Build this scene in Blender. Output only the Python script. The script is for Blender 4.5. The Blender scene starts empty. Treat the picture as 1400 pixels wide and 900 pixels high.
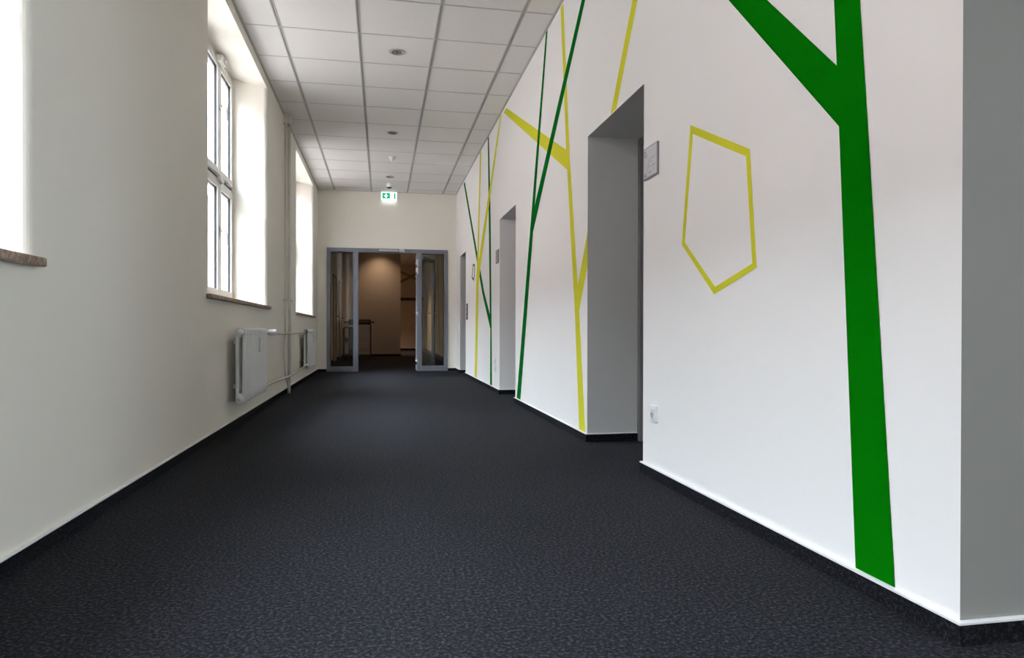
import bpy, math, random
from mathutils import Vector, Matrix
random.seed(4)
D = bpy.data
SC = bpy.context.scene
COL = SC.collection

# ------------------------------------------------------------------ camera
cam_d = D.cameras.new('camera'); cam = D.objects.new('camera', cam_d); COL.objects.link(cam)
cam_d.sensor_fit = 'HORIZONTAL'; cam_d.sensor_width = 36.0
cam_d.lens = 36.0 * 938.0 / 1400.0
cam_d.shift_y = (456.7 - 450.0) / 1400.0
cam_d.clip_start = 0.05; cam_d.clip_end = 300
_yaw, _pitch, _roll = 0.1875, -0.005, -0.002
cam.matrix_world = (Matrix.Translation((0, 0, 0.726)) @ Matrix.Rotation(-_yaw, 4, 'Z')
                    @ Matrix.Rotation(math.pi / 2 + _pitch, 4, 'X') @ Matrix.Rotation(-_roll, 4, 'Z'))
SC.camera = cam

# ------------------------------------------------------------------ light, exposure
w = D.worlds.new('sky'); SC.world = w; w.use_nodes = True
bg = w.node_tree.nodes['Background']
bg.inputs[1].default_value = 36.0
# overcast sky: three times brighter at the zenith than at the horizon, all the way round
_nt = w.node_tree
_tc = _nt.nodes.new('ShaderNodeTexCoord'); _sx = _nt.nodes.new('ShaderNodeSeparateXYZ'); _mr = _nt.nodes.new('ShaderNodeMapRange')
_mr.inputs['To Min'].default_value = 0.34; _mr.inputs['To Max'].default_value = 1.0
_mc = _nt.nodes.new('ShaderNodeMix'); _mc.data_type = 'RGBA'; _mc.blend_type = 'MULTIPLY'; _mc.inputs[0].default_value = 1.0
_mc.inputs[6].default_value = (0.80, 0.885, 1.0, 1)
_nt.links.new(_tc.outputs['Generated'], _sx.inputs[0]); _nt.links.new(_sx.outputs['Z'], _mr.inputs['Value'])
_nt.links.new(_mr.outputs['Result'], _mc.inputs[7]); _nt.links.new(_mc.outputs[2], bg.inputs[0])
vs = SC.view_settings
vs.view_transform = 'Standard'; vs.look = 'None'; vs.gamma = 1.0; vs.use_curve_mapping = False
vs.exposure = 0.73
SC.cycles.diffuse_bounces = 7; SC.cycles.max_bounces = 14; SC.cycles.transparent_max_bounces = 16
SC.cycles.sample_clamp_indirect = 6.0

# ------------------------------------------------------------------ main measures (metres)
XL, XR, YE, ZC = -1.096, 1.317, 12.33, 3.167
YB, XS, YF, Y2 = -5.0, 4.6, 19.66, 25.7
WX = -1.406                     # room face of the window frames
WINDOWS = [(-4.444, -2.168), (0.136, 2.412), (4.716, 6.992), (9.30, 11.576)]  # the first, behind the camera, is added for its light
NICHES = [(3.33, 4.305), (6.755, 7.70), (10.92, 11.70)]
NZ = 1.99
BH = 0.053                      # height of the carpet skirting


# ------------------------------------------------------------------ materials
def mat(name, color, rough=0.6, metal=0.0, spec=0.5, noise=0.0, nscale=20.0, bump=0.0, bscale=200.0, emit=None, estr=0.0):
    m = D.materials.new(name); m.use_nodes = True
    nt = m.node_tree; b = nt.nodes['Principled BSDF']
    b.inputs['Base Color'].default_value = (*color, 1); b.inputs['Roughness'].default_value = rough
    b.inputs['Metallic'].default_value = metal; b.inputs['Specular IOR Level'].default_value = spec
    tc = nt.nodes.new('ShaderNodeTexCoord')
    if noise > 0:
        n = nt.nodes.new('ShaderNodeTexNoise'); n.inputs['Scale'].default_value = nscale; n.inputs['Detail'].default_value = 4
        nt.links.new(tc.outputs['Object'], n.inputs['Vector'])
        r = nt.nodes.new('ShaderNodeMix'); r.data_type = 'RGBA'
        r.inputs[6].default_value = (*[c * (1 - noise) for c in color], 1)
        r.inputs[7].default_value = (*[min(1, c * (1 + noise)) for c in color], 1)
        nt.links.new(n.outputs['Fac'], r.inputs[0]); nt.links.new(r.outputs[2], b.inputs['Base Color'])
    if bump > 0:
        n2 = nt.nodes.new('ShaderNodeTexNoise'); n2.inputs['Scale'].default_value = bscale; n2.inputs['Detail'].default_value = 3
        nt.links.new(tc.outputs['Object'], n2.inputs['Vector'])
        bp = nt.nodes.new('ShaderNodeBump'); bp.inputs['Strength'].default_value = bump; bp.inputs['Distance'].default_value = 0.002
        nt.links.new(n2.outputs['Fac'], bp.inputs['Height']); nt.links.new(bp.outputs['Normal'], b.inputs['Normal'])
    if emit:
        b.inputs['Emission Color'].default_value = (*emit, 1); b.inputs['Emission Strength'].default_value = estr
    return m


def carpet_mat(name, k=1.0):
    m = mat(name, (0.02, 0.02, 0.024), rough=0.95, spec=0.15)
    nt = m.node_tree; b = nt.nodes['Principled BSDF']
    tc = nt.nodes.new('ShaderNodeTexCoord')
    v = nt.nodes.new('ShaderNodeTexNoise'); v.inputs['Scale'].default_value = 95; v.inputs['Detail'].default_value = 4; v.inputs['Roughness'].default_value = 0.8
    nt.links.new(tc.outputs['Object'], v.inputs['Vector'])
    cr = nt.nodes.new('ShaderNodeValToRGB')
    e = cr.color_ramp.elements
    e[0].position = 0.38; e[0].color = (0.0035 * k, 0.0035 * k, 0.0048 * k, 1)
    e[1].position = 0.68; e[1].color = (0.072 * k, 0.073 * k, 0.089 * k, 1)
    x = e.new(0.51); x.color = (0.0115 * k, 0.0116 * k, 0.0148 * k, 1)
    nt.links.new(v.outputs['Fac'], cr.inputs['Fac'])
    n2 = nt.nodes.new('ShaderNodeTexNoise'); n2.inputs['Scale'].default_value = 3.0; n2.inputs['Detail'].default_value = 3
    nt.links.new(tc.outputs['Object'], n2.inputs['Vector'])
    mx = nt.nodes.new('ShaderNodeMix'); mx.data_type = 'RGBA'; mx.blend_type = 'MULTIPLY'
    mr = nt.nodes.new('ShaderNodeMapRange'); mr.inputs['To Min'].default_value = 0.85; mr.inputs['To Max'].default_value = 1.15
    nt.links.new(n2.outputs['Fac'], mr.inputs['Value'])
    mx.inputs[0].default_value = 1.0
    nt.links.new(cr.outputs['Color'], mx.inputs[6]); nt.links.new(mr.outputs['Result'], mx.inputs[7])
    nt.links.new(mx.outputs[2], b.inputs['Base Color'])
    bp = nt.nodes.new('ShaderNodeBump'); bp.inputs['Strength'].default_value = 0.7; bp.inputs['Distance'].default_value = 0.004
    nt.links.new(v.outputs['Fac'], bp.inputs['Height']); nt.links.new(bp.outputs['Normal'], b.inputs['Normal'])
    return m


def glass_mat(name, tint, skins=2):
    """clear pane with the summed reflection of `skins` glass surfaces (2 = single, 4 = insulating glass): R = n r / (1 + (n-1) r)"""
    m = D.materials.new(name); m.use_nodes = True; nt = m.node_tree
    nt.nodes.remove(nt.nodes['Principled BSDF'])
    t = nt.nodes.new('ShaderNodeBsdfTransparent'); t.inputs[0].default_value = (*tint, 1)
    g = nt.nodes.new('ShaderNodeBsdfGlossy'); g.inputs['Roughness'].default_value = 0.01
    f = nt.nodes.new('ShaderNodeFresnel'); f.inputs[0].default_value = 1.45
    mx = nt.nodes.new('ShaderNodeMixShader')
    ge = nt.nodes.new('ShaderNodeNewGeometry'); mu = nt.nodes.new('ShaderNodeMath'); mu.operation = 'SUBTRACT'; mu.inputs[0].default_value = 1.0
    m2 = nt.nodes.new('ShaderNodeMath'); m2.operation = 'MULTIPLY'          # only the outer skin of the pane reflects
    nt.links.new(ge.outputs['Backfacing'], mu.inputs[1]); nt.links.new(mu.outputs[0], m2.inputs[0]); a_ = nt.nodes.new('ShaderNodeMath'); a_.operation = 'MULTIPLY'; a_.inputs[1].default_value = skins; nt.links.new(f.outputs[0], a_.inputs[0])
    b_ = nt.nodes.new('ShaderNodeMath'); b_.operation = 'MULTIPLY_ADD'; b_.inputs[1].default_value = skins - 1; b_.inputs[2].default_value = 1.0; nt.links.new(f.outputs[0], b_.inputs[0])
    c_ = nt.nodes.new('ShaderNodeMath'); c_.operation = 'DIVIDE'; nt.links.new(a_.outputs[0], c_.inputs[0]); nt.links.new(b_.outputs[0], c_.inputs[1])
    nt.links.new(c_.outputs[0], m2.inputs[1])
    nt.links.new(m2.outputs[0], mx.inputs[0]); nt.links.new(t.outputs[0], mx.inputs[1]); nt.links.new(g.outputs[0], mx.inputs[2])
    nt.links.new(mx.outputs[0], nt.nodes['Material Output'].inputs[0])
    return m


def stone_mat(name):
    m = mat(name, (0.3, 0.23, 0.18), rough=0.45)
    nt = m.node_tree; b = nt.nodes['Principled BSDF']
    tc = nt.nodes.new('ShaderNodeTexCoord')
    n = nt.nodes.new('ShaderNodeTexNoise'); n.inputs['Scale'].default_value = 38; n.inputs['Detail'].default_value = 6; n.inputs['Roughness'].default_value = 0.7
    nt.links.new(tc.outputs['Object'], n.inputs['Vector'])
    cr = nt.nodes.new('ShaderNodeValToRGB'); e = cr.color_ramp.elements
    e[0].position = 0.33; e[0].color = (0.10, 0.065, 0.05, 1); e[1].position = 0.7; e[1].color = (0.55, 0.44, 0.36, 1)
    x = e.new(0.5); x.color = (0.30, 0.21, 0.155, 1)
    nt.links.new(n.outputs['Fac'], cr.inputs['Fac']); nt.links.new(cr.outputs['Color'], b.inputs['Base Color'])
    return m


M = {}
M['wall_left'] = mat('cream wall paint', (0.86, 0.828, 0.752), rough=0.75, spec=0.25, noise=0.015, nscale=1.5, bump=0.12, bscale=160)
M['wall_right'] = mat('white wall paint', (0.87, 0.857, 0.845), rough=0.75, spec=0.25, noise=0.01, nscale=1.5, bump=0.12, bscale=160)
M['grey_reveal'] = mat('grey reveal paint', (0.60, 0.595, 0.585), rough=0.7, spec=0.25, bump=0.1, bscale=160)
M['shaded_return'] = mat('shaded grey return paint', (0.29, 0.283, 0.265), rough=0.7, spec=0.25, bump=0.1, bscale=160)  # darker copy of the reveal grey, shade put into the colour
M['far_wall'] = mat('warm wall paint', (0.66, 0.58, 0.50), rough=0.8, spec=0.2, bump=0.1, bscale=160)
M['tile'] = mat('mineral fibre tile', (0.79, 0.768, 0.75), rough=0.9, spec=0.1, noise=0.02, nscale=60, bump=0.15, bscale=400)
M['runner'] = mat('painted steel runner', (0.50, 0.49, 0.475), rough=0.5)
M['groove'] = mat('dark groove', (0.34, 0.335, 0.325), rough=0.7)
M['plain'] = mat('plain plaster', (0.72, 0.70, 0.66), rough=0.85)
M['carpet'] = carpet_mat('charcoal needle felt carpet')
M['carpet_strip'] = carpet_mat('charcoal carpet skirting', 0.6)
M['cap'] = mat('white skirting cap', (0.85, 0.84, 0.84), rough=0.4)
M['green'] = mat('green wall paint', (0.0005, 0.165, 0.001), rough=0.9, spec=0.02)
M['dgreen'] = mat('dark green wall paint', (0.001, 0.14, 0.016), rough=0.9, spec=0.02)
M['yellow'] = mat('lime yellow wall paint', (0.66, 0.645, 0.042), rough=0.9, spec=0.05)
M['olive'] = mat('olive wall paint', (0.30, 0.27, 0.03), rough=0.9, spec=0.05)
M['upvc'] = mat('white window plastic', (0.82, 0.80, 0.78), rough=0.35)
M['gasket'] = mat('black rubber gasket', (0.012, 0.013, 0.016), rough=0.6)
M['glass'] = glass_mat('window glass', (0.96, 0.98, 0.97), 4)
M['doorglass'] = glass_mat('door glass', (0.90, 0.93, 0.91))
M['stone'] = stone_mat('brown speckled stone')
M['rad'] = mat('white radiator enamel', (0.85, 0.87, 0.875), rough=0.3)
M['pipe'] = mat('cream pipe paint', (0.70, 0.685, 0.63), rough=0.4)
M['edge'] = mat('pale grey door edge', (0.34, 0.34, 0.37), rough=0.6)
M['chrome'] = mat('chrome', (0.75, 0.75, 0.76), rough=0.2, metal=1)
M['alu'] = mat('brushed aluminium', (0.62, 0.62, 0.63), rough=0.35, metal=0.9)
M['darkmetal'] = mat('dark metal', (0.03, 0.03, 0.032), rough=0.45, metal=0.4)
M['frame'] = mat('grey powder coated frame', (0.175, 0.184, 0.222), rough=0.4, noise=0.03, nscale=8)
M['steel_frame'] = mat('grey steel door frame', (0.20, 0.20, 0.205), rough=0.5)
M['leaf'] = mat('dark grey door leaf', (0.085, 0.092, 0.105), rough=0.5)
M['white'] = mat('white plastic', (0.84, 0.84, 0.85), rough=0.3)
M['ring'] = mat('grey downlight ring', (0.42, 0.41, 0.40), rough=0.35, metal=0.3)
M['reflector'] = mat('downlight reflector', (0.55, 0.54, 0.53), rough=0.25, metal=0.7)
M['dark'] = mat('black plastic', (0.02, 0.02, 0.02), rough=0.5)
M['signplate'] = mat('pale grey sign sheet', (0.56, 0.555, 0.60), rough=0.35)
M['ink'] = mat('grey print', (0.20, 0.20, 0.22), rough=0.6)
M['signframe'] = mat('grey sign frame', (0.22, 0.215, 0.225), rough=0.35, metal=0.5)
M['exit_white'] = mat('lit white sign field', (0.9, 0.95, 0.93), rough=0.4, emit=(0.86, 1.0, 0.95), estr=1.1)
M['exit_green'] = mat('lit green sign field', (0.0, 0.2, 0.1), rough=0.4, emit=(0.0, 0.30, 0.15), estr=0.75)
M['lamp_glow'] = mat('sign underside lamp', (0.9, 0.95, 0.95), emit=(0.9, 1.0, 0.97), estr=2.4)
M['warm_lamp'] = mat('warm lamp', (1, 0.9, 0.75), emit=(1.0, 0.72, 0.45), estr=6.0)
M['wood'] = mat('brown wood', (0.09, 0.05, 0.032), rough=0.5, noise=0.2, nscale=12)
M['tan_door'] = mat('tan door veneer', (0.50, 0.42, 0.33), rough=0.5, noise=0.05, nscale=6)
M['tray'] = mat('grey tray edge', (0.48, 0.44, 0.41), rough=0.5)
M['tube'] = mat('rust brown steel tube', (0.05, 0.028, 0.02), rough=0.4, metal=0.3)
M['board'] = mat('pale board', (0.42, 0.37, 0.28), rough=0.6)
M['paving'] = mat('warm paving', (0.19, 0.162, 0.147), rough=0.9, noise=0.1, nscale=3)
M['facade'] = mat('pale pink render', (0.27, 0.205, 0.185), rough=0.9, noise=0.05, nscale=2)
M['roof'] = mat('roof felt', (0.2, 0.2, 0.2), rough=0.9)


# ------------------------------------------------------------------ mesh helpers
class MB:
    def __init__(s):
        s.v = []; s.f = []; s.mi = []; s.sm = []

    def add(s, vs, fs, mi=0, smooth=False):
        o = len(s.v); s.v += [tuple(p) for p in vs]
        for f in fs:
            s.f.append([i + o for i in f]); s.mi.append(mi); s.sm.append(smooth)
        return s

    def box(s, x0, x1, y0, y1, z0, z1, mi=0):
        x0, x1 = min(x0, x1), max(x0, x1); y0, y1 = min(y0, y1), max(y0, y1); z0, z1 = min(z0, z1), max(z0, z1)
        vs = [(x, y, z) for z in (z0, z1) for y in (y0, y1) for x in (x0, x1)]
        return s.add(vs, [(0, 2, 3, 1), (4, 5, 7, 6), (0, 1, 5, 4), (2, 6, 7, 3), (0, 4, 6, 2), (1, 3, 7, 5)], mi)

    def prism(s, poly, axis, a, b, mi=0, smooth=False):
        """poly: 2D points in the plane normal to axis: 'x'->(y,z)  'y'->(x,z)  'z'->(x,y)"""
        ar = sum(poly[i][0] * poly[(i + 1) % len(poly)][1] - poly[(i + 1) % len(poly)][0] * poly[i][1] for i in range(len(poly)))
        if ar < 0: poly = poly[::-1]
        def P(p, t): return (t, p[0], p[1]) if axis == 'x' else ((p[0], t, p[1]) if axis == 'y' else (p[0], p[1], t))
        n = len(poly); flip = axis == 'y'
        a, b = min(a, b), max(a, b)
        vs = [P(p, a) for p in poly] + [P(p, b) for p in poly]
        lo = list(range(n))[::-1]; hi = list(range(n, 2 * n))
        sd = [(i, (i + 1) % n, (i + 1) % n + n, i + n) for i in range(n)]
        if flip: lo = lo[::-1]; hi = hi[::-1]; sd = [q[::-1] for q in sd]
        s.add(vs, [lo, hi], mi, False)
        o = len(s.v) - 2 * n
        for q in sd: s.f.append([i + o for i in q]); s.mi.append(mi); s.sm.append(smooth)
        return s

    def ring_prism(s, outer, inner, axis, a, b, mi=0):
        n = len(outer)
        def P(p, t): return (t, p[0], p[1]) if axis == 'x' else ((p[0], t, p[1]) if axis == 'y' else (p[0], p[1], t))
        vs = [P(p, a) for p in outer] + [P(p, a) for p in inner] + [P(p, b) for p in outer] + [P(p, b) for p in inner]
        fs = []
        for i in range(n):
            j = (i + 1) % n
            fs += [(i, j, n + j, n + i), (2 * n + i, 3 * n + i, 3 * n + j, 2 * n + j), (i, 2 * n + i, 2 * n + j, j), (n + i, n + j, 3 * n + j, 3 * n + i)]
        return s.add(vs, fs, mi)

    def tube(s, path, r, n=10, mi=0, caps=True):
        pts = [Vector(p) for p in path]; rings = []
        up = None
        for i, p in enumerate(pts):
            t = (pts[min(i + 1, len(pts) - 1)] - pts[max(i - 1, 0)]).normalized()
            if up is None: up = Vector((0, 0, 1)) if abs(t.z) < 0.9 else Vector((1, 0, 0))
            a = t.cross(up).normalized(); up = a.cross(t).normalized()
            rr = r[i] if isinstance(r, (list, tuple)) else r
            rings.append([p + a * (math.cos(2 * math.pi * k / n) * rr) + up * (math.sin(2 * math.pi * k / n) * rr) for k in range(n)])
        vs = [q for R in rings for q in R]; fs = []
        for i in range(len(pts) - 1):
            for k in range(n):
                fs.append((i * n + k, i * n + (k + 1) % n, (i + 1) * n + (k + 1) % n, (i + 1) * n + k))
        s.add(vs, fs, mi, True)
        o = len(s.v) - len(vs)
        if caps:
            s.f.append([o + k for k in range(n)][::-1]); s.mi.append(mi); s.sm.append(False)
            s.f.append([o + (len(pts) - 1) * n + k for k in range(n)]); s.mi.append(mi); s.sm.append(False)
        return s

    def lathe(s, prof, c, axis='z', n=24, mi=0, smooth=True):
        """prof: list of (radius, height); turned round `axis` through point c"""
        vs = []; fs = []
        for (r, hh) in prof:
            for k in range(n):
                a = 2 * math.pi * k / n; u, v = r * math.cos(a), r * math.sin(a)
                d = {'z': (u, v, hh), 'x': (hh, u, v), 'y': (v, hh, u)}[axis]
                vs.append((c[0] + d[0], c[1] + d[1], c[2] + d[2]))
        for i in range(len(prof) - 1):
            for k in range(n):
                fs.append((i * n + k, i * n + (k + 1) % n, (i + 1) * n + (k + 1) % n, (i + 1) * n + k))
        return s.add(vs, fs, mi, smooth)

    def build(s, name, m, parent=None, bevel=0.0, loc=None, rotz=0.0):
        me = D.meshes.new(name); me.from_pydata(s.v, [], s.f)
        ms = m if isinstance(m, (list, tuple)) else [m]
        for q in ms: me.materials.append(M[q] if isinstance(q, str) else q)
        for p, i, sm in zip(me.polygons, s.mi, s.sm): p.material_index = i; p.use_smooth = sm
        me.update()
        o = D.objects.new(name, me); COL.objects.link(o)
        if parent: o.parent = parent
        if loc: o.location = loc
        o.rotation_euler.z = rotz
        if bevel:
            b = o.modifiers.new('bevel', 'BEVEL'); b.width = bevel; b.segments = 2; b.limit_method = 'ANGLE'; b.angle_limit = math.radians(50)
        return o


def tag(o, label, cat, group=None):
    o['label'] = label; o['category'] = cat
    if group: o['group'] = group
    return o


def thing(name, label, cat, loc=(0, 0, 0), rotz=0.0, group=None):
    o = D.objects.new(name, None); COL.objects.link(o); o.location = loc; o.rotation_euler.z = rotz; o.empty_display_size = 0.1
    return tag(o, label, cat, group)


def struct(o):
    o['kind'] = 'structure'; return o


def copy_tree(o, parent=None):
    c = o.copy(); COL.objects.link(c)
    if parent: c.parent = parent
    for ch in list(o.children): copy_tree(ch, c)
    return c


def arc(cx, cy, r, a0, a1, n=6):
    return [(cx + r * math.cos(math.radians(a0 + (a1 - a0) * k / n)), cy + r * math.sin(math.radians(a0 + (a1 - a0) * k / n))) for k in range(n + 1)]


# ================================================================== THE SETTING
# floor and outside ground
struct(MB().box(-1.65, XS + 0.5, YB - 0.3, Y2 + 0.3, -0.3, 0).build('floor', 'carpet'))
struct(MB().box(-70, 40, -60, 110, -0.9, -0.6).build('ground', 'paving'))
# pink building across the yard, unseen, added to hold back low sky light
M_f = 'facade'
b = MB()
b.box(-24, -13.0, -30, 75, -0.6, 10.5)
opp = struct(b.build('wall_opposite_added', M_f))
MB().box(-24.3, -12.7, -30.3, 75.3, 10.5, 10.75).build('roof_edge', 'roof', opp)
_wf = MB().box(-13.0, -12.94, -0.65, 0.65, 0, 1.9).build('facade_window', 'upvc', opp)
_wp = MB().box(-12.945, -12.93, -0.56, 0.56, 0.09, 1.81).build('facade_pane', 'leaf', _wf)
for k in range(24):
    for z in (0.6, 4.3, 7.6):
        if k == 0 and z == 0.6: c_ = _wf
        else:
            c_ = D.objects.new('facade_window', _wf.data); COL.objects.link(c_); c_.parent = opp
            p_ = D.objects.new('facade_pane', _wp.data); COL.objects.link(p_); p_.parent = c_
        c_.location = (0, -26 + 4.2 * k, z)
# roof slab and ceiling void
struct(MB().box(-1.65, XS + 0.5, YB - 0.3, Y2 + 0.3, 3.34, 3.6).build('roof', 'roof'))

# --- left outer wall: piers with rounded corners, parapets and lintels
r = 0.035
b = MB()
edges = [YB - 0.3] + [q for wn in WINDOWS for q in wn] + [YE + 0.2]
XO = -1.546
for i in range(0, len(edges), 2):
    y0, y1 = edges[i], edges[i + 1]
    poly = [(XO, y0)]
    poly += arc(XL - r, y0 + r, r, -90, 0) if i > 0 else [(XL, y0)]
    poly += arc(XL - r, y1 - r, r, 0, 90) if i < len(edges) - 2 else [(XL, y1)]
    poly += [(XO, y1)]
    b.prism(poly, 'z', 0.93, 3.34)
    b.box(XO, XL, y0, y1, 0, 0.93)
for (y0, y1) in WINDOWS:
    b.box(XO, XL, y0, y1, 0, 0.93)
    b.prism([(XL, 3.072), (XL, 3.34), (XO, 3.34), (XO, 3.142), (WX, 3.142)], 'y', y0, y1)
struct(b.build('wall_left', 'wall_left'))

# --- right wall with the three door recesses
XRO = XR + 0.5
edges = [1.365] + [q for n in NICHES for q in n] + [YE + 0.2]
b = MB()
for i in range(0, len(edges), 2):
    b.box(XR, XRO, edges[i], edges[i + 1], 0, 3.34)
for (y0, y1) in NICHES:
    b.box(XR, XRO, y0, y1, NZ, 3.34)
wall_right = struct(b.build('wall_right', ['wall_right', 'grey_reveal', 'shaded_return']))
for p in wall_right.data.polygons:                    # first and last recess painted grey; the return's darker grey has shade put in
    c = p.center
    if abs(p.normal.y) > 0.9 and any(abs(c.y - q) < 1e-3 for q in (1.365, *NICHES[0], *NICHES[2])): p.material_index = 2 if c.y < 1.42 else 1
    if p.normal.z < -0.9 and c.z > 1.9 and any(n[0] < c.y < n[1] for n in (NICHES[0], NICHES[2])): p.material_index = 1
struct(MB().box(XRO, XS + 0.45, 1.365, 1.6, 0, 3.34).build('wall_return', 'shaded_return'))
struct(MB().box(XO, XS + 0.5, YB - 0.3, YB, 0, 3.34).build('wall_back', 'wall_right'))
SIDE_ADDED = (-3.2, -0.924)            # added side hall window, unseen on the right, to light the left wall
b = MB()
b.box(XS, XS + 0.45, YB, SIDE_ADDED[0], 0, 3.34).box(XS, XS + 0.45, SIDE_ADDED[1], 1.365, 0, 3.34)
b.box(XS, XS + 0.45, SIDE_ADDED[0], SIDE_ADDED[1], 0, 0.93).box(XS, XS + 0.45, SIDE_ADDED[0], SIDE_ADDED[1], 3.142, 3.34)
struct(b.build('wall_side', 'wall_right'))

# --- end wall round the glazed door set
FX0, FX1, FZ1 = -0.943, 1.164, 2.165
b = MB()
b.box(XL, FX0, YE, YE + 0.2, 0, 3.34).box(FX1, XR, YE, YE + 0.2, 0, 3.34).box(FX0, FX1, YE, YE + 0.2, FZ1, 3.34)
struct(b.build('wall_end', 'wall_left'))

# --- rooms beyond the glazed doors
XFR = 1.55
struct(MB().box(-1.39, -1.09, YE + 0.2, Y2 + 0.3, 0, 3.34).build('wall_far_left', 'far_wall'))
struct(MB().box(XFR, XFR + 0.3, YE + 0.2, Y2 + 0.3, 0, 3.34).build('wall_far_right', 'far_wall'))
struct(MB().box(-1.09, 0.518, YF, YF + 0.25, 0, 3.34).build('wall_far_middle', 'far_wall'))
struct(MB().box(-1.09, XFR, Y2, Y2 + 0.3, 0, 3.34).build('wall_far_end', 'far_wall'))
b = MB()
b.box(-1.09, 0.518, YF - 0.01, YF, 0, BH).box(0.518, 0.528, YF, YF + 0.25, 0, BH).box(-1.09, XFR, Y2 - 0.01, Y2, 0, BH)
b.box(-1.09, -1.08, YE + 0.2, YF, 0, BH).box(XFR - 0.01, XFR, YE + 0.2, Y2, 0, BH)
struct(b.build('baseboard_far', 'carpet_strip'))

# --- skirting strips of carpet with a white cap
def skirting(name, segs):
    """segs: (x0,x1,y0,y1) footprints of the strip"""
    a = MB(); c = MB()
    for (x0, x1, y0, y1) in segs:
        a.box(x0, x1, y0, y1, 0, BH - 0.004)
        e = 0.0015
        c.box(x0 - e, x1 + e, y0 - e, y1 + e, BH - 0.004, BH + 0.003)
    o = struct(a.build(name, 'carpet_strip'))
    c.build('skirting_cap', 'cap', o, bevel=0.0015)
    return o

t = 0.012
skirting('baseboard_left', [(XL, XL + t, YB, YE)])
segs = []
for i in range(0, len(edges), 2):
    y0, y1 = edges[i], min(edges[i + 1], YE)
    segs.append((XR - t, XR, y0 - (t if True else 0), y1 + (t if i < len(edges) - 2 else 0)))
segs.append((XR, XS, 1.365 - t, 1.365))
for (y0, y1) in NICHES:
    segs += [(XR, XR + 0.343, y0, y0 + t), (XR, XR + 0.343, y1 - t, y1)]
skirting('baseboard_right', segs)
skirting('baseboard_end', [(XL + t, FX0 - 0.002, YE - t, YE), (FX1 + 0.002, XR - t, YE - t, YE)])

# --- suspended ceiling: every panel, runner and tee a piece of its own
ceil = struct(MB().box(XL, XS, YB, 1.365, 3.235, 3.25).box(XL, XR, 1.365, YE, 3.235, 3.25).box(-1.09, XFR, YE + 0.2, Y2, 3.235, 3.25).build('ceiling', 'plain'))
LX = [XL, -0.8086, -0.1836, 0.4414, 1.0664, XR]
LY = [YB] + [4.534 + 0.625 * k for k in range(-15, 13)] + [YE]
cache = {}
def tile(x0, x1, y0, y1):
    sx, sy = round(x1 - x0, 3), round(y1 - y0, 3)
    if (sx, sy) not in cache:
        hx, hy, g = sx / 2 - 0.0075, sy / 2 - 0.0075, 0.006
        bb = MB()
        zb, zt = 0.0, 0.014
        vs = [(-hx + g * .4, -hy + g * .4, zb), (hx - g * .4, -hy + g * .4, zb), (hx - g * .4, hy - g * .4, zb), (-hx + g * .4, hy - g * .4, zb),
              (-hx, -hy, zb + .003), (hx, -hy, zb + .003), (hx, hy, zb + .003), (-hx, hy, zb + .003),
              (-hx, -hy, zt), (hx, -hy, zt), (hx, hy, zt), (-hx, hy, zt)]
        fs = [(3, 2, 1, 0), (8, 9, 10, 11)]
        for k in range(4):
            j = (k + 1) % 4
            fs += [(k, j, 4 + j, 4 + k), (4 + k, 4 + j, 8 + j, 8 + k)]
        bb.add(vs, fs)
        o = bb.build('ceiling_tile', 'tile', ceil); cache[(sx, sy)] = o.data
    else:
        o = D.objects.new('ceiling_tile', cache[(sx, sy)]); COL.objects.link(o); o.parent = ceil
    o.location = ((x0 + x1) / 2, (y0 + y1) / 2, ZC + random.uniform(-0.0006, 0.0006))
for j in range(len(LY) - 1):
    for i in range(5):
        tile(LX[i], LX[i + 1], LY[j], LY[j + 1])
for x in LX[1:-1]:                                   # main runners with their shadow groove
    bb = MB()
    bb.box(x - 0.016, x - 0.005, YB, YE, ZC - 0.003, ZC + 0.03, 0).box(x + 0.005, x + 0.016, YB, YE, ZC - 0.003, ZC + 0.03, 0)
    bb.box(x - 0.005, x + 0.005, YB, YE, ZC + 0.003, ZC + 0.03, 1)
    bb.build('main_runner', ['runner', 'groove'], ceil)
for y in LY[1:-1]:
    MB().box(XL, XR, y - 0.0075, y + 0.0075, ZC - 0.001, ZC + 0.03).build('cross_tee', 'runner', ceil)
for x0, x1 in ((XL, XL + 0.02), (XR - 0.02, XR)):
    MB().box(x0, x1, YB, YE, ZC - 0.004, ZC + 0.03).build('wall_angle', 'runner', ceil)
MB().box(XL, XR, YE - 0.02, YE, ZC - 0.004, ZC + 0.03).build('wall_angle', 'runner', ceil)
MB().box(XR, XS, YB, 1.365, ZC, ZC + 0.03).build('plaster_panel', 'plain', ceil)
# tiles of the room beyond the doors
for j in range(21):
    for i in range(4):
        x0 = -1.09 + 0.66 * i; y0 = YE + 0.2 + 0.625 * j
        if y0 + 0.62 > Y2: continue
        if y0 < YF + 0.25 and y0 + 0.62 > YF and x0 < 0.518: continue
        tile(x0, x0 + 0.66, y0, y0 + 0.625)


# ================================================================== WINDOWS
def frame_ring(bm, y0, y1, z0, z1, wdt, xa, xb, mi=0):
    bm.box(xa, xb, y0, y0 + wdt, z0, z1, mi).box(xa, xb, y1 - wdt, y1, z0, z1, mi)
    bm.box(xa, xb, y0 + wdt, y1 - wdt, z0, z0 + wdt, mi).box(xa, xb, y0 + wdt, y1 - wdt, z1 - wdt, z1, mi)


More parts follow.
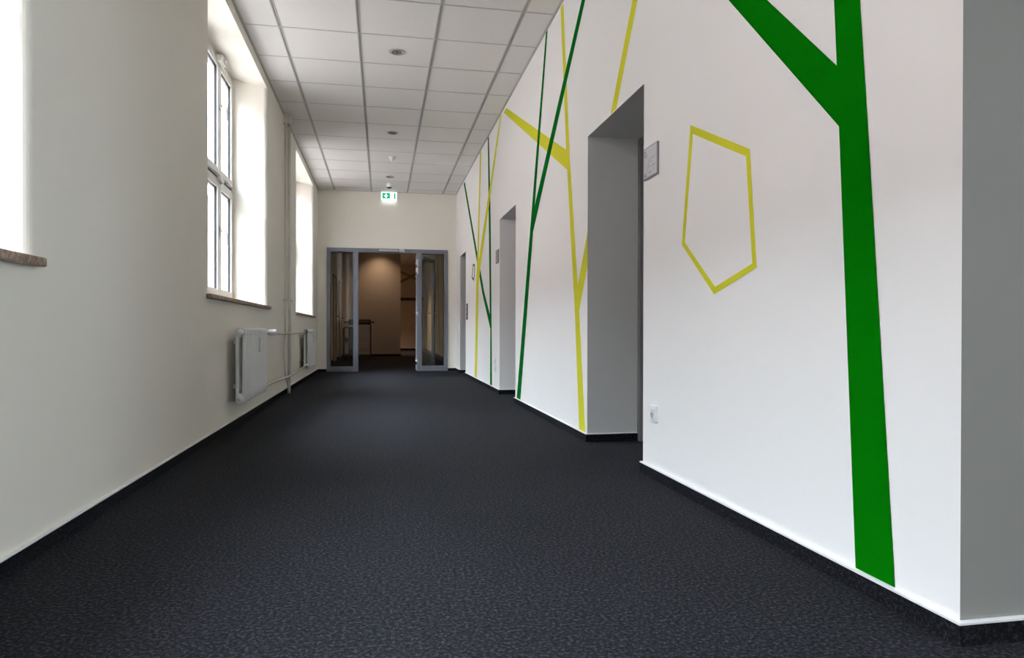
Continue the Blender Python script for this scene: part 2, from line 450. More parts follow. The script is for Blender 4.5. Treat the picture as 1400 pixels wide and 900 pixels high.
def make_window(y0, y1):
    W_ = y1 - y0; half = W_ / 2
    zb, zt = 0.955, 3.142
    bm = MB(); xa, xb = WX - 0.075, WX - 0.012
    frame_ring(bm, 0, W_, zb, zt, 0.045, xa, xb)
    bm.box(xa, xb, half - 0.03, half + 0.03, zb, zt)
    bm.box(xa, xb, 0.045, W_ - 0.045, 2.0, 2.12)
    for c in (half - 0.572, half + 0.572): bm.box(xa, xb, c - 0.028, c + 0.028, zb, zt)
    win = bm.build('window_1', 'upvc')
    MB().box(WX - 0.012, WX - 0.006, 0.045, W_ - 0.045, 2.058, 2.074).build('transom_joint', 'gasket', win)
    for c in (half - 0.846, half - 0.298, half + 0.298, half + 0.846):
        for (za, zc_) in ((1.083, 1.972), (2.146, 3.032)):
            ha = 0.213; wdt = 0.058
            s_ = MB()
            frame_ring(s_, c - ha - wdt, c + ha + wdt, za - wdt, zc_ + wdt, wdt, WX - 0.062, WX)
            sash = s_.build('sash', 'upvc', win, bevel=0.003)
            g = MB(); frame_ring(g, c - ha - 0.001, c + ha + 0.001, za - 0.001, zc_ + 0.001, 0.006, WX - 0.030, WX - 0.013)
            g.build('gasket', 'gasket', sash)
            MB().box(WX - 0.030, WX - 0.026, c - ha, c + ha, za, zc_).build('glass_pane', 'glass', sash)
    for c in (half - 0.572, half + 0.572):
        for z in (1.60, 2.70):
            hd = MB()
            hd.box(WX, WX + 0.012, c - 0.014, c + 0.014, z - 0.035, z + 0.035)
            hd.tube([(WX + 0.01, c, z), (WX + 0.05, c, z), (WX + 0.058, c + 0.012, z - 0.01), (WX + 0.062, c + 0.012, z - 0.12)], 0.008, 8)
            hd.build('window_handle', 'upvc', win)
        op = MB()
        op.box(WX, WX + 0.05, c - 0.11, c + 0.05, 3.055, 3.115).box(WX + 0.05, WX + 0.062, c - 0.05, c + 0.03, 3.065, 3.10)
        op.tube([(WX + 0.03, c - 0.10, 3.06), (WX + 0.05, c - 0.02, 3.0)], 0.006, 8)
        op.build('fanlight_opener', 'upvc', win, bevel=0.008)
        br = MB(); br.prism([(c - 0.06, 2.075), (c + 0.05, 2.075), (c + 0.05, 2.03), (c + 0.0, 2.01), (c - 0.06, 2.03)], 'x', WX - 0.012, WX + 0.03)
        br.build('fanlight_catch', 'upvc', win, bevel=0.004)
    return win

win = make_window(*WINDOWS[0]); struct(win); win.location.y = WINDOWS[0][0]
for k in (1, 2, 3):
    c = copy_tree(win); c.name = 'window_%d' % (k + 1); c.location.y = WINDOWS[k][0]

_c = copy_tree(win); _c.name = 'window_5'; _c.rotation_euler.z = math.pi; _c.location = (XS + 0.31 + WX, SIDE_ADDED[1], 0)  # added window out of view, throws daylight across the hall
_ld = D.lights.new('window_portal', 'AREA'); _ld.shape = 'RECTANGLE'; _ld.size = 2.18; _ld.size_y = 2.276; _ld.cycles.is_portal = True
_lo = D.objects.new('window_portal', _ld); COL.objects.link(_lo); _lo.location = (XS + 0.43, sum(SIDE_ADDED) / 2, 2.05); _lo.rotation_euler = (0, math.pi / 2, 0)
names = ['brown speckled stone sill of the added window behind the camera',
         'brown speckled stone sill at left edge of photo, nearest the camera',
         'brown speckled stone sill under the window with visible panes, above a radiator',
         'brown speckled stone sill of the last window before the end wall']
for (y0, y1), lb in zip(WINDOWS, names):
    bb = MB(); bb.box(WX, XL - 0.002, y0 + 0.002, y1 - 0.002, 0.93, 0.955)
    bb.box(XL - 0.002, XL + 0.035, y0 - 0.07, y1 + 0.045, 0.928, 0.957)
    tag(bb.build('window_sill', 'stone', bevel=0.004), lb, 'window sill', 'stone window sills')
    # daylight portal that helps the renderer find the sky through the opening
    ld = D.lights.new('window_portal', 'AREA'); ld.shape = 'RECTANGLE'; ld.size = 2.18; ld.size_y = y1 - y0
    ld.cycles.is_portal = True
    lo = D.objects.new('window_portal', ld); COL.objects.link(lo)
    lo.location = (XO + 0.02, (y0 + y1) / 2, 2.05); lo.rotation_euler = Vector((1, 0, 0)).to_track_quat('-Z', 'Y').to_euler()
    lo.rotation_euler = (0, -math.pi / 2, 0)


# ================================================================== DOORS IN THE RECESSES
def make_door(idx, y0, y1):
    w_ = y1 - y0; fx = XR + 0.343
    bm = MB()
    bm.box(fx, fx + 0.075, 0, 0.045, 0, NZ).box(fx, fx + 0.075, w_ - 0.045, w_, 0, NZ).box(fx, fx + 0.075, 0.045, w_ - 0.045, NZ - 0.045, NZ)
    bm.box(fx + 0.02, fx + 0.06, 0.045, 0.06, 0, NZ - 0.045).box(fx + 0.02, fx + 0.06, w_ - 0.06, w_ - 0.045, 0, NZ - 0.045)
    o = struct(bm.build('door_%d' % idx, 'steel_frame', bevel=0.003)); o.location.y = y0
    lf = MB().box(fx + 0.035, fx + 0.075, 0.06, w_ - 0.06, 0.008, NZ - 0.05).build('door_leaf', 'leaf', o, bevel=0.002)
    hd = MB()
    hy = 0.13
    hd.lathe([(0.0, -0.008), (0.026, -0.008), (0.026, 0)], (fx + 0.035, hy, 1.05), 'x', 16)
    hd.tube([(fx + 0.035, hy, 1.05), (fx - 0.015, hy, 1.05), (fx - 0.02, hy + 0.01, 1.05), (fx - 0.02, hy + 0.13, 1.05)], 0.009, 8)
    hd.build('door_handle', 'alu', lf)
    return o
for k, (a, c) in enumerate(NICHES): make_door(k + 1, a, c)

# ================================================================== GLAZED DOOR SET
fy0, fy1 = YE - 0.02, YE + 0.06
bm = MB()
bm.box(FX0, -0.878, fy0, fy1, 0, FZ1).box(1.095, FX1, fy0, fy1, 0, FZ1)          # jambs
bm.box(-0.878, 1.095, fy0, fy1, 2.095, FZ1)                                    # head
bm.box(-0.493, -0.405, fy0, fy1, 0, 2.095).box(0.615, 0.70, fy0, fy1, 0, 2.095)  # posts
bm.box(-0.878, -0.493, fy0, fy1, 0, 0.09).box(0.70, 1.095, fy0, fy1, 0, 0.09)    # bottom rails
dset = struct(bm.build('door_4', 'frame', bevel=0.003))
for x0, x1 in ((-0.878, -0.493), (0.70, 1.095)):
    MB().box(x0, x1, YE + 0.015, YE + 0.022, 0.09, 2.095).build('glass_pane', 'doorglass', dset)
    g = MB(); e = 0.008
    g.box(x0, x0 + e, YE + 0.005, YE + 0.03, 0.09, 2.095).box(x1 - e, x1, YE + 0.005, YE + 0.03, 0.09, 2.095).box(x0 + e, x1 - e, YE + 0.005, YE + 0.03, 2.095 - 1.6 * e, 2.095)
    g.build('gasket', 'gasket', dset)
# closer rail and arm box on the head
MB().box(-0.05, 0.285, fy0 - 0.035, fy0, 2.115, 2.145).build('closer_rail', 'alu', dset, bevel=0.004)
MB().box(0.30, 0.385, fy0 - 0.04, fy0, 2.10, 2.16).box(0.385, 0.40, fy0 - 0.03, fy0, 2.105, 2.135).build('closer_bracket', 'alu', dset, bevel=0.005)
# the open leaf, hinged on the right post and swung behind the right side light
LW = 1.0
bm = MB()
bm.box(0, 0.07, -0.05, 0, 0.012, 2.085).box(LW - 0.075, LW, -0.05, 0, 0.012, 2.085)
bm.box(0.07, LW - 0.075, -0.05, 0, 2.01, 2.085).box(0.07, LW - 0.075, -0.05, 0, 0.012, 0.10)
leaf = bm.build('door_leaf', 'frame', dset, bevel=0.002, loc=(0.60, YE + 0.065, 0), rotz=math.atan2(0.94, 0.365))
MB().box(0.07, LW - 0.075, -0.029, -0.022, 0.10, 2.01).build('glass_pane', 'doorglass', leaf)
hd = MB()
for s_ in (-1, 1):
    yb = 0.0 if s_ > 0 else -0.05
    hd.tube([(LW - 0.04, yb, 1.05), (LW - 0.04, yb + s_ * 0.055, 1.05), (LW - 0.05, yb + s_ * 0.06, 1.05), (LW - 0.17, yb + s_ * 0.06, 1.05)], 0.009, 8)
hd.build('door_handle', 'alu', leaf)
MB().box(-0.004, 0.001, -0.052, 0.002, 0.012, 2.085).build('edge_strip', 'edge', leaf)
for z0, z1 in ((1.86, 1.985), (1.72, 1.84), (0.99, 1.06), (0.12, 0.21)):
    bm = MB(); bm.tube([(0.602, YE - 0.028, z0), (0.602, YE - 0.028, z1)], 0.013, 10); bm.box(0.60, 0.635, YE - 0.026, YE - 0.02, z0, z1)
    bm.build('hinge', 'chrome', dset)

# ================================================================== WALL PAINTINGS (a skin of paint on the right wall)
def decal(polys, name, m, label, cat, group=None, lift=0.0003):
    bm = MB()
    for p in polys: bm.prism(p, 'x', XR - lift - 0.0008, XR - lift)
    return tag(bm.build(name, m), label, cat, group)

decal([[(3.573, 3.16), (1.799, 1.326), (1.719, 0.0575), (1.568, 0.0575), (1.669, 1.194), (1.712, 1.654), (1.853, 3.16), (1.926, 3.16), (1.81, 1.507), (3.485, 3.16)]],
      'painted_tree', 'green', 'big thick green tree with two boughs painted on near right wall', 'wall painting', 'painted trees', lift=0.0014)
decal([[(4.485, 0.0575), (4.596, 0.842), (4.732, 1.519), (4.806, 1.889), (7.456, 3.127), (7.293, 3.127), (4.836, 2.041), (5.003, 3.145), (4.927, 3.145), (4.742, 1.973), (4.637, 1.504), (4.527, 1.033), (4.3055, 1.366), (4.3055, 1.147), (4.494, 0.861), (4.407, 0.395), (4.345, 0.0575)],
       [(3.85, 1.996), (3.752, 1.996), (2.931, 3.16), (3.026, 3.16)]],
      'painted_tree', 'yellow', 'yellow tree painted beside the large grey door recess, its right bough crossing above it', 'wall painting', 'painted trees')
decal([[(6.674, 0.0575), (6.068, 1.619), (5.47, 3.16), (5.412, 3.16), (5.877, 1.818), (4.173, 3.16), (4.066, 3.16), (5.943, 1.601), (6.491, 0.0575)]],
      'painted_tree', 'dgreen', 'slim green forked tree painted just right of the second recess', 'wall painting', 'painted trees', lift=0.0014)
decal([[(8.392, 0.0575), (8.371, 0.745), (9.087, 1.234), (9.467, 1.58), (11.205, 3.13), (11.063, 3.13), (9.279, 1.563), (8.888, 1.223), (8.414, 0.925), (8.608, 3.16), (8.517, 3.16), (8.364, 2.096), (8.232, 0.0575)]],
      'painted_tree', 'dgreen', 'thin dark green tree painted left of the second recess, bough leaning left', 'wall painting', 'painted trees')
decal([[(9.806, 0.0575), (9.667, 1.348), (9.58, 1.651), (9.299, 3.152), (9.187, 3.152), (9.417, 1.697), (7.675, 3.15), (7.578, 3.15), (9.293, 1.534), (9.413, 1.332), (9.59, 0.0575)]],
      'painted_tree', 'yellow', 'thin pale yellow tree painted across the far dark green one', 'wall painting', 'painted trees', lift=0.0014)
def leafring(outer, inner, m, label):
    bm = MB(); bm.ring_prism(outer, inner, 'x', XR - 0.0011, XR - 0.0003)
    return tag(bm.build('painted_leaf', m), label, 'wall painting', 'painted leaf outlines')
leafring([(2.788, 1.62), (2.298, 1.389), (2.248, 0.953), (2.567, 0.873), (2.872, 1.111)], [(2.765, 1.575), (2.324, 1.369), (2.277, 0.971), (2.559, 0.903), (2.842, 1.117)],
         'yellow', 'large yellow five-sided outline painted on right wall near the big green tree')
leafring([(10.022, 1.709), (9.819, 1.674), (9.841, 1.512), (9.953, 1.445), (10.169, 1.51)], [(9.988, 1.676), (9.875, 1.658), (9.889, 1.526), (9.961, 1.482), (10.102, 1.52)],
         'dgreen', 'small dark green five-sided outline painted near the last recess')

# ================================================================== RADIATORS AND PIPES
def make_radiator(label, y0, y1, valve_far):
    rt = thing('radiator', label, 'radiator', (XL, y0, 0), 0, 'sectional radiators on the left wall')
    n = 12; p = (y1 - y0) / n; zb, zt = 0.195, 0.74
    xb, xf = 0.055, 0.122
    base = None
    for k in range(n):
        c = (k + 0.5) * p; hw = p * 0.45
        if base is None:
            s_ = MB()
            for (xa, xc) in ((xf - 0.022, xf), (xb, xb + 0.022)):       # flat front and back column
                prof = [(xa, -hw + .006), (xa + .006, -hw), (xc - .012, -hw), (xc - .003, -hw + .004), (xc, -hw + .012), (xc, hw - .012), (xc - .003, hw - .004), (xc - .012, hw), (xa + .006, hw), (xa, hw - .006)]
                s_.prism(prof, 'z', zb + 0.02, zt - 0.01)
            for z in (zb + 0.035, zt - 0.035):                           # rounded heads joining the columns
                cx = (xb + xf) / 2; hx = (xf - xb) / 2 + 0.002
                pr = []
                for q in range(16):
                    a = 2 * math.pi * q / 16
                    ca, sa = math.cos(a), math.sin(a)
                    pr.append((cx + hx * math.copysign(abs(ca) ** 0.6, ca), z + 0.036 * math.copysign(abs(sa) ** 0.8, sa)))
                s_.prism(pr, 'y', -hw, hw, 0, True)
            base = s_.build('section', 'rad', rt); o = base
        else:
            o = D.objects.new('section', base.data); COL.objects.link(o); o.parent = rt
        o.location = (0, c, 0)
    cx = (xb + xf) / 2
    for yy, zz, sgn in ((0, zt - 0.035, -1), (0, zb + 0.035, -1), (y1 - y0, zb + 0.035, 1), (y1 - y0, zt - 0.035, 1)):
        e = MB(); e.lathe([(0, sgn * 0.014), (0.016, sgn * 0.014), (0.019, sgn * 0.008), (0.024, sgn * 0.006), (0.026, 0)], (cx, yy, zz), 'y', 14)
        e.build('end_plug', 'rad', rt)
    e = MB(); e.box(xf, xf + 0.016, (y1 - y0) * 0.57 - 0.008, (y1 - y0) * 0.57 + 0.008, 0.55, 0.665)
    e.build('heat_meter', 'white', rt, bevel=0.003)
    for yy in (0.20, y1 - y0 - 0.20):
        for z in (zb + 0.09, zt - 0.12):
            MB().box(0.001, xb + 0.01, yy - 0.012, yy + 0.012, z, z + 0.03).build('wall_bracket', 'rad', rt)
    # valve: dark body on the end, white thermostat head pointing into the room
    yv = (y1 - y0 + 0.075) if valve_far else -0.075
    sg = 1 if valve_far else -1
    v = MB(); zz = zt - 0.035
    v.tube([(cx, yv - sg * 0.075, zz), (cx, yv + sg * 0.012, zz)], 0.014, 10)
    v.lathe([(0, -0.02), (0.018, -0.02), (0.018, 0.026), (0, 0.026)], (cx, yv, zz), 'x', 10)
    v.build('valve_body', 'darkmetal', rt)
    th = MB()
    th.lathe([(0.016, 0.0), (0.024, 0.006), (0.027, 0.03), (0.027, 0.066), (0.023, 0.075), (0, 0.075)], (cx + 0.024, yv, zz), 'x', 14)
    th.build('thermostat_head', 'white', rt)
    lk = MB(); lk.tube([(cx, yv - sg * 0.075, zb + 0.035), (cx, yv + sg * 0.012, zb + 0.035)], 0.015, 10)
    lk.build('return_valve', 'darkmetal', rt)
    return rt
make_radiator('white sectional radiator under the window with visible panes, nearer one', 5.25, 6.225, True)
make_radiator('white sectional radiator near the end wall, beyond the riser pipes', 9.67, 10.66, False)

pp = thing('heating_pipes', 'cream painted riser pipes with branches linking the two radiators', 'pipe', (XL, 8.23, 0))
bm = MB(); bm.tube([(0.048, 0, 0), (0.048, 0, 3.12)], 0.018, 12); bm.build('riser', 'pipe', pp)
bm = MB(); bm.tube([(0.048, -0.02, 0.03), (0.045, -0.035, 0.09), (0.03, -0.12, 0.20), (0.028, -0.13, 0.26), (0.028, -0.13, 3.12)], 0.013, 10); bm.build('riser', 'pipe', pp)
def rel(y): return y - 8.23
bm = MB(); bm.tube([(0.0885, rel(6.323), 0.70), (0.088, rel(6.35), 0.70), (0.075, rel(6.6), 0.693), (0.075, rel(8.2), 0.688), (0.075, rel(9.2), 0.70), (0.088, rel(9.53), 0.705), (0.0885, rel(9.572), 0.705)], 0.011, 10)
bm.build('supply_pipe', 'pipe', pp)
bm = MB(); bm.tube([(0.0885, rel(6.323), 0.23), (0.085, rel(6.4), 0.23), (0.075, rel(6.7), 0.228), (0.075, rel(8.2), 0.205), (0.075, rel(9.1), 0.225), (0.088, rel(9.5), 0.23), (0.0885, rel(9.572), 0.23)], 0.012, 10)
bm.build('return_pipe', 'pipe', pp)
MB().box(0.001, 0.075, -0.16, 0.035, 3.055, ZC - 0.004).build('collar', 'pipe', pp, bevel=0.006)
for yy, rr, xx in ((0, 0.018, 0.048), (-0.13, 0.013, 0.028)):
    bm = MB(); bm.lathe([(rr + 0.006, -0.012), (rr + 0.006, 0.012)], (xx, yy, 1.065), 'z', 14); bm.box(0.001, xx - rr + 0.002, yy - 0.01, yy + 0.01, 1.055, 1.075)
    bm.box(xx + rr, xx + rr + 0.022, yy - 0.006, yy + 0.006, 1.055, 1.075)
    bm.build('pipe_clamp', 'alu', pp)

# ================================================================== CEILING FITTINGS
def downlight(x, y, label):
    t_ = thing('downlight', label, 'downlight', (x, y, ZC), 0, 'ceiling downlights')
    b_ = MB(); b_.lathe([(0.070, 0.0005), (0.070, -0.004), (0.062, -0.008), (0.052, -0.006), (0.050, -0.001)], (0, 0, 0), 'z', 32); b_.build('trim_ring', 'ring', t_)
    b_ = MB(); b_.lathe([(0.051, -0.003), (0.046, 0.0002), (0.030, 0.0004), (0.0, 0.0005)], (0, 0, -0.0012), 'z', 28); b_.build('reflector', 'reflector', t_)
    b_ = MB(); b_.lathe([(0.0, -0.004), (0.016, -0.004), (0.020, -0.0012)], (-0.014, 0.004, 0), 'z', 20); b_.build('lamp', 'ink', t_)
    return t_
downlight(0.13, 6.11, 'round recessed downlight in ceiling, nearest and largest of the row')
downlight(0.128, 8.61, 'round recessed downlight in ceiling, second from the camera')
downlight(0.125, 11.10, 'round recessed downlight in ceiling, just before the small cylinder detector')
t_ = thing('smoke_detector', 'white cone-shaped smoke detector on ceiling between second and third downlights', 'detector', (0.14, 9.82, ZC))
b_ = MB(); b_.lathe([(0.052, 0), (0.052, -0.012), (0.046, -0.016)], (0, 0, 0), 'z', 24); b_.build('detector_base', 'white', t_)
b_ = MB(); b_.lathe([(0.046, -0.016), (0.040, -0.03), (0.018, -0.055), (0.012, -0.06), (0, -0.061)], (0, 0, 0), 'z', 24); b_.build('detector_head', 'white', t_)
t_ = thing('motion_detector', 'small white cylindrical detector with dark tip, above the exit sign', 'detector', (0.118, 11.62, ZC))
b_ = MB(); b_.lathe([(0.046, 0), (0.046, -0.055), (0.043, -0.06)], (0, 0, 0), 'z', 24); b_.build('detector_housing', 'white', t_)
b_ = MB(); b_.lathe([(0.043, -0.06), (0.034, -0.075), (0, -0.078)], (0, 0, 0), 'z', 24); b_.build('sensor_lens', 'dark', t_)

# ================================================================== EXIT SIGN
sx0, sx1, sz0, sz1 = -0.018, 0.262, 3.022, 3.160
es = thing('exit_sign', 'lit green and white emergency exit sign above the glazed doors', 'exit sign', ((sx0 + sx1) / 2, YE, (sz0 + sz1) / 2))
hw, hh = (sx1 - sx0) / 2, (sz1 - sz0) / 2
MB().box(-hw, hw, -0.05, 0, -hh, hh).build('sign_housing', 'white', es, bevel=0.003)
MB().box(-hw + 0.004, hw - 0.004, -0.054, -0.05, -hh + 0.004, hh - 0.004).build('light_panel', 'exit_white', es)
gp = MB(); gp.box(-hw + 0.022, 0.018, -0.0555, -0.054, -hh + 0.018, hh - 0.018).build('green_field', 'exit_green', es)
gp = MB(); gp.box(hw - 0.058, hw - 0.026, -0.0555, -0.054, -hh + 0.014, hh - 0.018).build('green_door_symbol', 'exit_green', es)
ax = -0.052
ar = MB(); ar.prism([(ax - 0.008, 0.036), (ax + 0.008, 0.036), (ax + 0.008, -0.010), (ax + 0.022, 0.006), (ax + 0.034, 0.006), (ax, -0.038), (ax - 0.034, 0.006), (ax - 0.022, 0.006), (ax - 0.008, -0.010)], 'y', -0.057, -0.0553)
ar.build('arrow_symbol', 'exit_white', es)
rm = MB(); rx = 0.050
rm.lathe([(0, -0.0016), (0.008, -0.0016), (0.008, 0.0)], (rx + 0.004, -0.054, 0.034), 'y', 12)
for seg, wd in ((((rx, 0.022), (rx - 0.004, -0.006)), 0.011), (((rx - 0.004, -0.006), (rx + 0.014, -0.022)), 0.006), (((rx + 0.014, -0.022), (rx + 0.012, -0.042)), 0.006),
                (((rx - 0.004, -0.006), (rx - 0.010, -0.026)), 0.006), (((rx - 0.010, -0.026), (rx - 0.026, -0.034)), 0.006), (((rx, 0.02), (rx - 0.018, 0.006)), 0.005), (((rx, 0.02), (rx + 0.018, 0.008)), 0.005)):
    (x0, z0), (x1, z1) = seg; dx, dz = x1 - x0, z1 - z0; L = math.hypot(dx, dz); nx, nz = -dz / L * wd / 2, dx / L * wd / 2
    rm.prism([(x0 + nx, z0 + nz), (x1 + nx, z1 + nz), (x1 - nx, z1 - nz), (x0 - nx, z0 - nz)], 'y', -0.0556, -0.0538)
rm.build('running_figure_symbol', 'exit_green', es)
MB().box(-hw + 0.02, hw - 0.02, -0.045, -0.01, -hh - 0.003, -hh + 0.001).build('downlight_strip', 'lamp_glow', es)

# ================================================================== SIGNS, SOCKETS, SWITCHES ON THE RIGHT WALL
ds = thing('door_sign', 'framed pale grey door sign with small print right of the large grey recess', 'sign', (XR, 3.222, 1.566), 0, 'door signs')
a, c = 0.090, 0.079
bm = MB(); bm.box(-0.010, 0, -a, a, -c, c); bm.build('sign_frame', 'signframe', ds, bevel=0.002)
MB().box(-0.0115, -0.0099, -a + 0.006, a - 0.012, -c + 0.008, c - 0.006).build('sign_sheet', 'signplate', ds)
pr = MB()
for k, (z, y0, y1) in enumerate([(0.060, 0.074, 0.050), (0.052, 0.074, 0.044), (0.040, 0.074, 0.030), (0.032, 0.074, 0.036)]):
    pr.box(-0.0122, -0.0114, y1, y0, z - 0.0015, z + 0.0015)
pr.box(-0.0122, -0.0114, 0.045, 0.068, -0.064, -0.058)          # small emblem: bar with side strokes
pr.box(-0.0122, -0.0114, 0.066, 0.069, -0.064, -0.046).box(-0.0122, -0.0114, 0.044, 0.047, -0.064, -0.046)
arcp = [(0.028 - (0.058) * (0.5 - 0.5 * math.cos(math.pi * k / 10)), -0.062 + 0.075 * math.sin(math.pi * k / 20 + math.pi * 0)) for k in range(11)]
P0 = [(0.024, -0.05), (0.022, -0.02), (0.014, 0.0), (0.0, 0.012), (-0.018, 0.016), (-0.042, 0.012), (-0.066, 0.016)]
for (y0, z0), (y1, z1) in list(zip(P0, P0[1:])) + [((0.024, -0.024), (-0.07, -0.022)), ((0.02, -0.05), (-0.02, -0.046)), ((-0.012, -0.046), (-0.014, -0.066)), ((-0.05, -0.022), (-0.05, -0.05)), ((-0.01, -0.008), (-0.03, 0.0))]:
    dy, dz = y1 - y0, z1 - z0; L = math.hypot(dy, dz); ny, nz = -dz / L * 0.0008, dy / L * 0.0008
    pr.prism([(y0 + ny, z0 + nz), (y1 + ny, z1 + nz), (y1 - ny, z1 - nz), (y0 - ny, z0 - nz)], 'x', -0.0122, -0.0114)
pr.build('sign_print', 'ink', ds)['kind'] = 'stuff'
d2 = thing('door_sign', 'small plain grey door sign left of the second recess', 'sign', (XR, 7.83, 1.58), 0, 'door signs')
bm = MB(); bm.box(-0.010, 0, -a, a, -c, c); bm.build('sign_frame', 'signframe', d2, bevel=0.002)
MB().box(-0.0115, -0.0099, -a + 0.006, a - 0.006, -c + 0.006, c - 0.006).build('sign_sheet', 'signframe', d2)

def socket(y, z, gangs, label):
    s_ = thing('wall_socket', label, 'socket', (XR, y, z), 0, 'white wall sockets')
    hh_ = 0.0405 * gangs
    MB().box(-0.011, 0, -0.0405, 0.0405, -hh_, hh_).build('cover_frame', 'white', s_, bevel=0.003)
    for g in range(gangs):
        zc = hh_ - 0.0405 - 0.081 * g
        MB().box(-0.0135, -0.010, -0.030, 0.030, zc - 0.030, zc + 0.030).build('socket_insert', 'white', s_, bevel=0.002)
        b_ = MB(); b_.lathe([(0.0, -0.0139), (0.019, -0.0139), (0.0195, -0.0131)], (0, 0, zc), 'x', 20); b_.build('socket_well', 'signplate', s_)
        b_ = MB()
        for dy in (-0.0095, 0.0095): b_.lathe([(0, -0.0143), (0.003, -0.0143), (0.003, -0.0136)], (0, dy, zc), 'x', 8)
        b_.build('pin_holes', 'dark', s_)['kind'] = 'stuff'
    return s_
socket(3.178, 0.318, 1, 'white single wall socket low beside the large grey recess')
socket(7.97, 0.318, 2, 'white double wall socket low beside the second recess')
sw = thing('switch_panel', 'tall dark framed switch panel on wall by last recess near end wall', 'switch', (XR, 10.70, 1.02))
MB().box(-0.014, 0, -0.055, 0.055, -0.125, 0.125).build('panel_frame', 'darkmetal', sw, bevel=0.003)
for k in range(3):
    z = 0.072 - 0.072 * k
    MB().box(-0.019, -0.013, -0.036, 0.036, z - 0.031, z + 0.031).build('rocker', 'signplate', sw, bevel=0.002)

# ================================================================== THE ROOM BEYOND
fd = thing('coat_rail', 'dark wooden rail across the farthest wall seen through the doorway', 'rail', (0.9, Y2, 1.88))
MB().box(-0.55, 0.62, -0.03, 0, -0.055, 0.055).build('rail_board', 'wood', fd, bevel=0.004)
b_ = MB()
for k in range(8): b_.tube([(-0.48 + 0.14 * k, -0.03, 0), (-0.48 + 0.14 * k, -0.07, -0.005), (-0.48 + 0.14 * k, -0.08, 0.02)], 0.006, 6)
b_.build('coat_hooks', 'darkmetal', fd)['kind'] = 'stuff'
# painted strokes on the far walls
def stroke(wall, p0, p1, wd, lift=0.0):
    (u0, z0), (u1, z1) = p0, p1; du, dz = u1 - u0, z1 - z0; L = math.hypot(du, dz); nu, nz = -dz / L * wd / 2, du / L * wd / 2
    q = [(u0 + nu, z0 + nz), (u1 + nu, z1 + nz), (u1 - nu, z1 - nz), (u0 - nu, z0 - nz)]
    if wall == 'end': return MB().prism(q, 'y', Y2 - 0.0018 - lift, Y2 - 0.0003 - lift)
    return MB().prism(q, 'x', XFR - 0.0018, XFR - 0.0003)
tag(stroke('end', (0.55, 2.45), (1.50, 2.95), 0.09).build('painted_stripe', 'olive'), 'olive stripe rising to the right on the farthest wall', 'wall painting', 'painted stripes beyond the doors')
tag(stroke('end', (0.55, 2.95), (1.50, 2.50), 0.09, 0.002).build('painted_stripe', 'olive'), 'olive stripe falling to the right on the farthest wall', 'wall painting', 'painted stripes beyond the doors')
for (p0, p1, wd, m_, lb) in [((19.6, 0.06), (20.6, 3.1), 0.22, 'yellow', 'yellow stripe on the right wall beyond the glazed doors, nearer the open leaf'),
                             ((17.9, 0.06), (18.1, 3.1), 0.20, 'yellow', 'yellow stripe on the right wall beyond the glazed doors, nearest the frame'),
                             ((18.7, 0.06), (19.7, 3.1), 0.10, 'dgreen', 'thin green stripe between yellow ones beyond the glazed doors')]:
    tag(stroke('right', p0, p1, wd).build('painted_stripe', m_), lb, 'wall painting', 'painted stripes beyond the doors')
# doors on the left side of the far room
for k, (y0, y1) in enumerate(((15.95, 17.05), (18.15, 19.12))):
    fr = MB(); fr.box(-1.09, -1.066, y0, y0 + 0.06, 0, 2.0).box(-1.09, -1.066, y1 - 0.06, y1, 0, 2.0).box(-1.09, -1.066, y0 + 0.06, y1 - 0.06, 1.94, 2.0)
    o = struct(fr.build('door_%d' % (5 + k), 'wood'))
    lf = MB().box(-1.09, -1.075, y0 + 0.06, y1 - 0.06, 0.006, 1.94).build('door_leaf', 'tan_door', o)
    hd = MB(); hy = y1 - 0.14
    hd.tube([(-1.07, hy, 1.05), (-1.02, hy, 1.05), (-1.015, hy - 0.01, 1.05), (-1.015, hy - 0.13, 1.05)], 0.01, 8); hd.build('door_handle', 'darkmetal', lf)

# trolley with a stack of trays
tr = thing('trolley', 'dark tube trolley loaded with grey trays behind the left side light', 'trolley', (-0.6, 17.3, 0))
bm = MB(); bm.box(-0.33, 0.35, -0.22, 0.25, 0.10, 0.14); bm.build('base_deck', 'wood', tr, bevel=0.004)
bm = MB(); bm.box(-0.20, 0.33, -0.24, 0.27, 0.86, 0.90).box(-0.20, 0.33, -0.24, 0.27, 0.955, 0.985); bm.box(-0.20, -0.17, -0.24, 0.27, 0.90, 0.955).box(0.30, 0.33, -0.24, 0.27, 0.90, 0.955)
bm.build('top_deck', 'darkmetal', tr, bevel=0.004)
bm = MB(); bm.tube([(-0.30, -0.20, 0.92), (0.42, -0.20, 0.92)], 0.018, 8); bm.build('push_bar', 'darkmetal', tr)
for xs in (-0.02, 0.33):
    for ys in (-0.22, 0.25):
        bm = MB(); bm.box(xs - 0.012, xs + 0.012, ys - 0.012, ys + 0.012, 0.10, 0.88); bm.build('upright', 'tube', tr)
bm = MB(); bm.tube([(-0.32, -0.20, 0.12), (-0.32, -0.20, 0.76), (-0.30, -0.20, 0.79), (-0.02, -0.20, 0.79)], 0.014, 8)
bm.build('side_frame', 'tube', tr)
bm = MB(); bm.tube([(-0.32, 0.22, 0.12), (-0.32, 0.22, 0.76), (-0.30, 0.22, 0.79), (-0.02, 0.22, 0.79)], 0.014, 8); bm.build('side_frame', 'tube', tr)
MB().box(-0.335, -0.04, -0.215, -0.195, 0.42, 0.54).build('side_board', 'tube', tr, bevel=0.003)
MB().box(-0.20, -0.04, -0.10, 0.22, 0.14, 0.78).build('side_panel', 'leaf', tr, bevel=0.003)
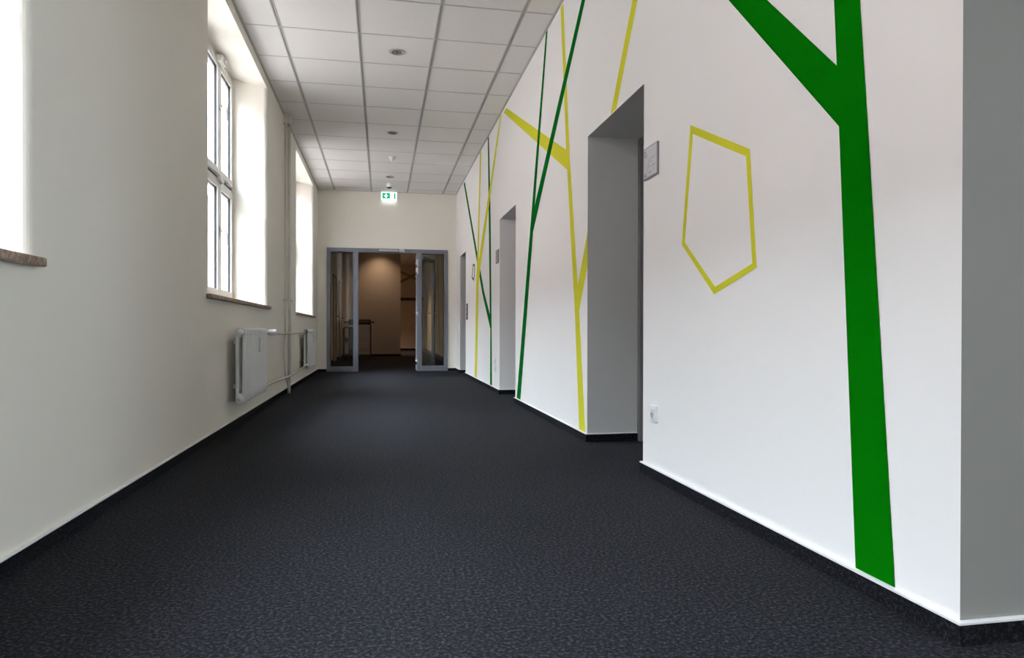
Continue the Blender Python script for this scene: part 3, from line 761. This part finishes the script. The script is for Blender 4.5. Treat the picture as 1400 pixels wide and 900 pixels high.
for sx in (-0.27, 0.29):
    for sy in (-0.17, 0.20):
        b_ = MB(); b_.lathe([(0, -0.016), (0.042, -0.016), (0.048, -0.008), (0.048, 0.008), (0.042, 0.016), (0, 0.016)], (sx, sy, 0.048), 'x', 14)
        b_.box(sx - 0.022, sx + 0.022, sy - 0.02, sy + 0.02, 0.085, 0.10); b_.build('caster', 'dark', tr)
ORD = ['lowest', 'second lowest', 'third lowest', 'fourth lowest', 'fifth lowest', 'middle', 'fifth from the top', 'fourth from the top', 'third from the top', 'second from the top', 'topmost']
for k in range(11):
    z = 0.142 + 0.062 * k
    bb = MB(); bb.box(0.0, 0.31, -0.215 + random.uniform(-0.01, 0.01), 0.24, z, z + 0.046)
    bb.box(-0.003, 0.313, -0.225, 0.245, z + 0.046, z + 0.056)
    tag(bb.build('tray', 'tray', bevel=0.002, loc=(-0.6, 17.3, 0)), 'grey tray, %s in the stack on the dark trolley' % ORD[k], 'tray', 'trays stacked on the trolley')

# lamps of the far room (recessed, warm); the last is added, hidden, for the farthest wall
for k, (x, y, en, lb) in enumerate(((-0.06, 19.2, 26.0, 'warm recessed downlight close to the brown wall beyond the doors'), (0.3, 15.2, 42.0, 'warm recessed downlight behind the glazed doors'), (0.15, 22.6, 240.0, 'added warm downlight, hidden past the brown wall, brightening the farthest wall'))):
    t_ = thing('warm_downlight', lb, 'downlight', (x, y, ZC), 0, 'warm downlights beyond the doors')
    b_ = MB(); b_.lathe([(0.075, 0.001), (0.075, -0.006), (0.055, -0.006), (0.055, 0.0)], (0, 0, 0), 'z', 24); b_.build('trim_ring', 'ring', t_)
    b_ = MB(); b_.lathe([(0.055, -0.003), (0, -0.003)], (0, 0, 0), 'z', 24); b_.build('lens', 'warm_lamp', t_)
    ld = D.lights.new('warm_spot', 'SPOT'); ld.energy = en; ld.color = (1, 0.68, 0.44); ld.spot_size = math.radians(110); ld.spot_blend = 0.9; ld.shadow_soft_size = 0.05
    lo = D.objects.new('warm_spot', ld); COL.objects.link(lo); lo.location = (x, y, ZC - 0.02)
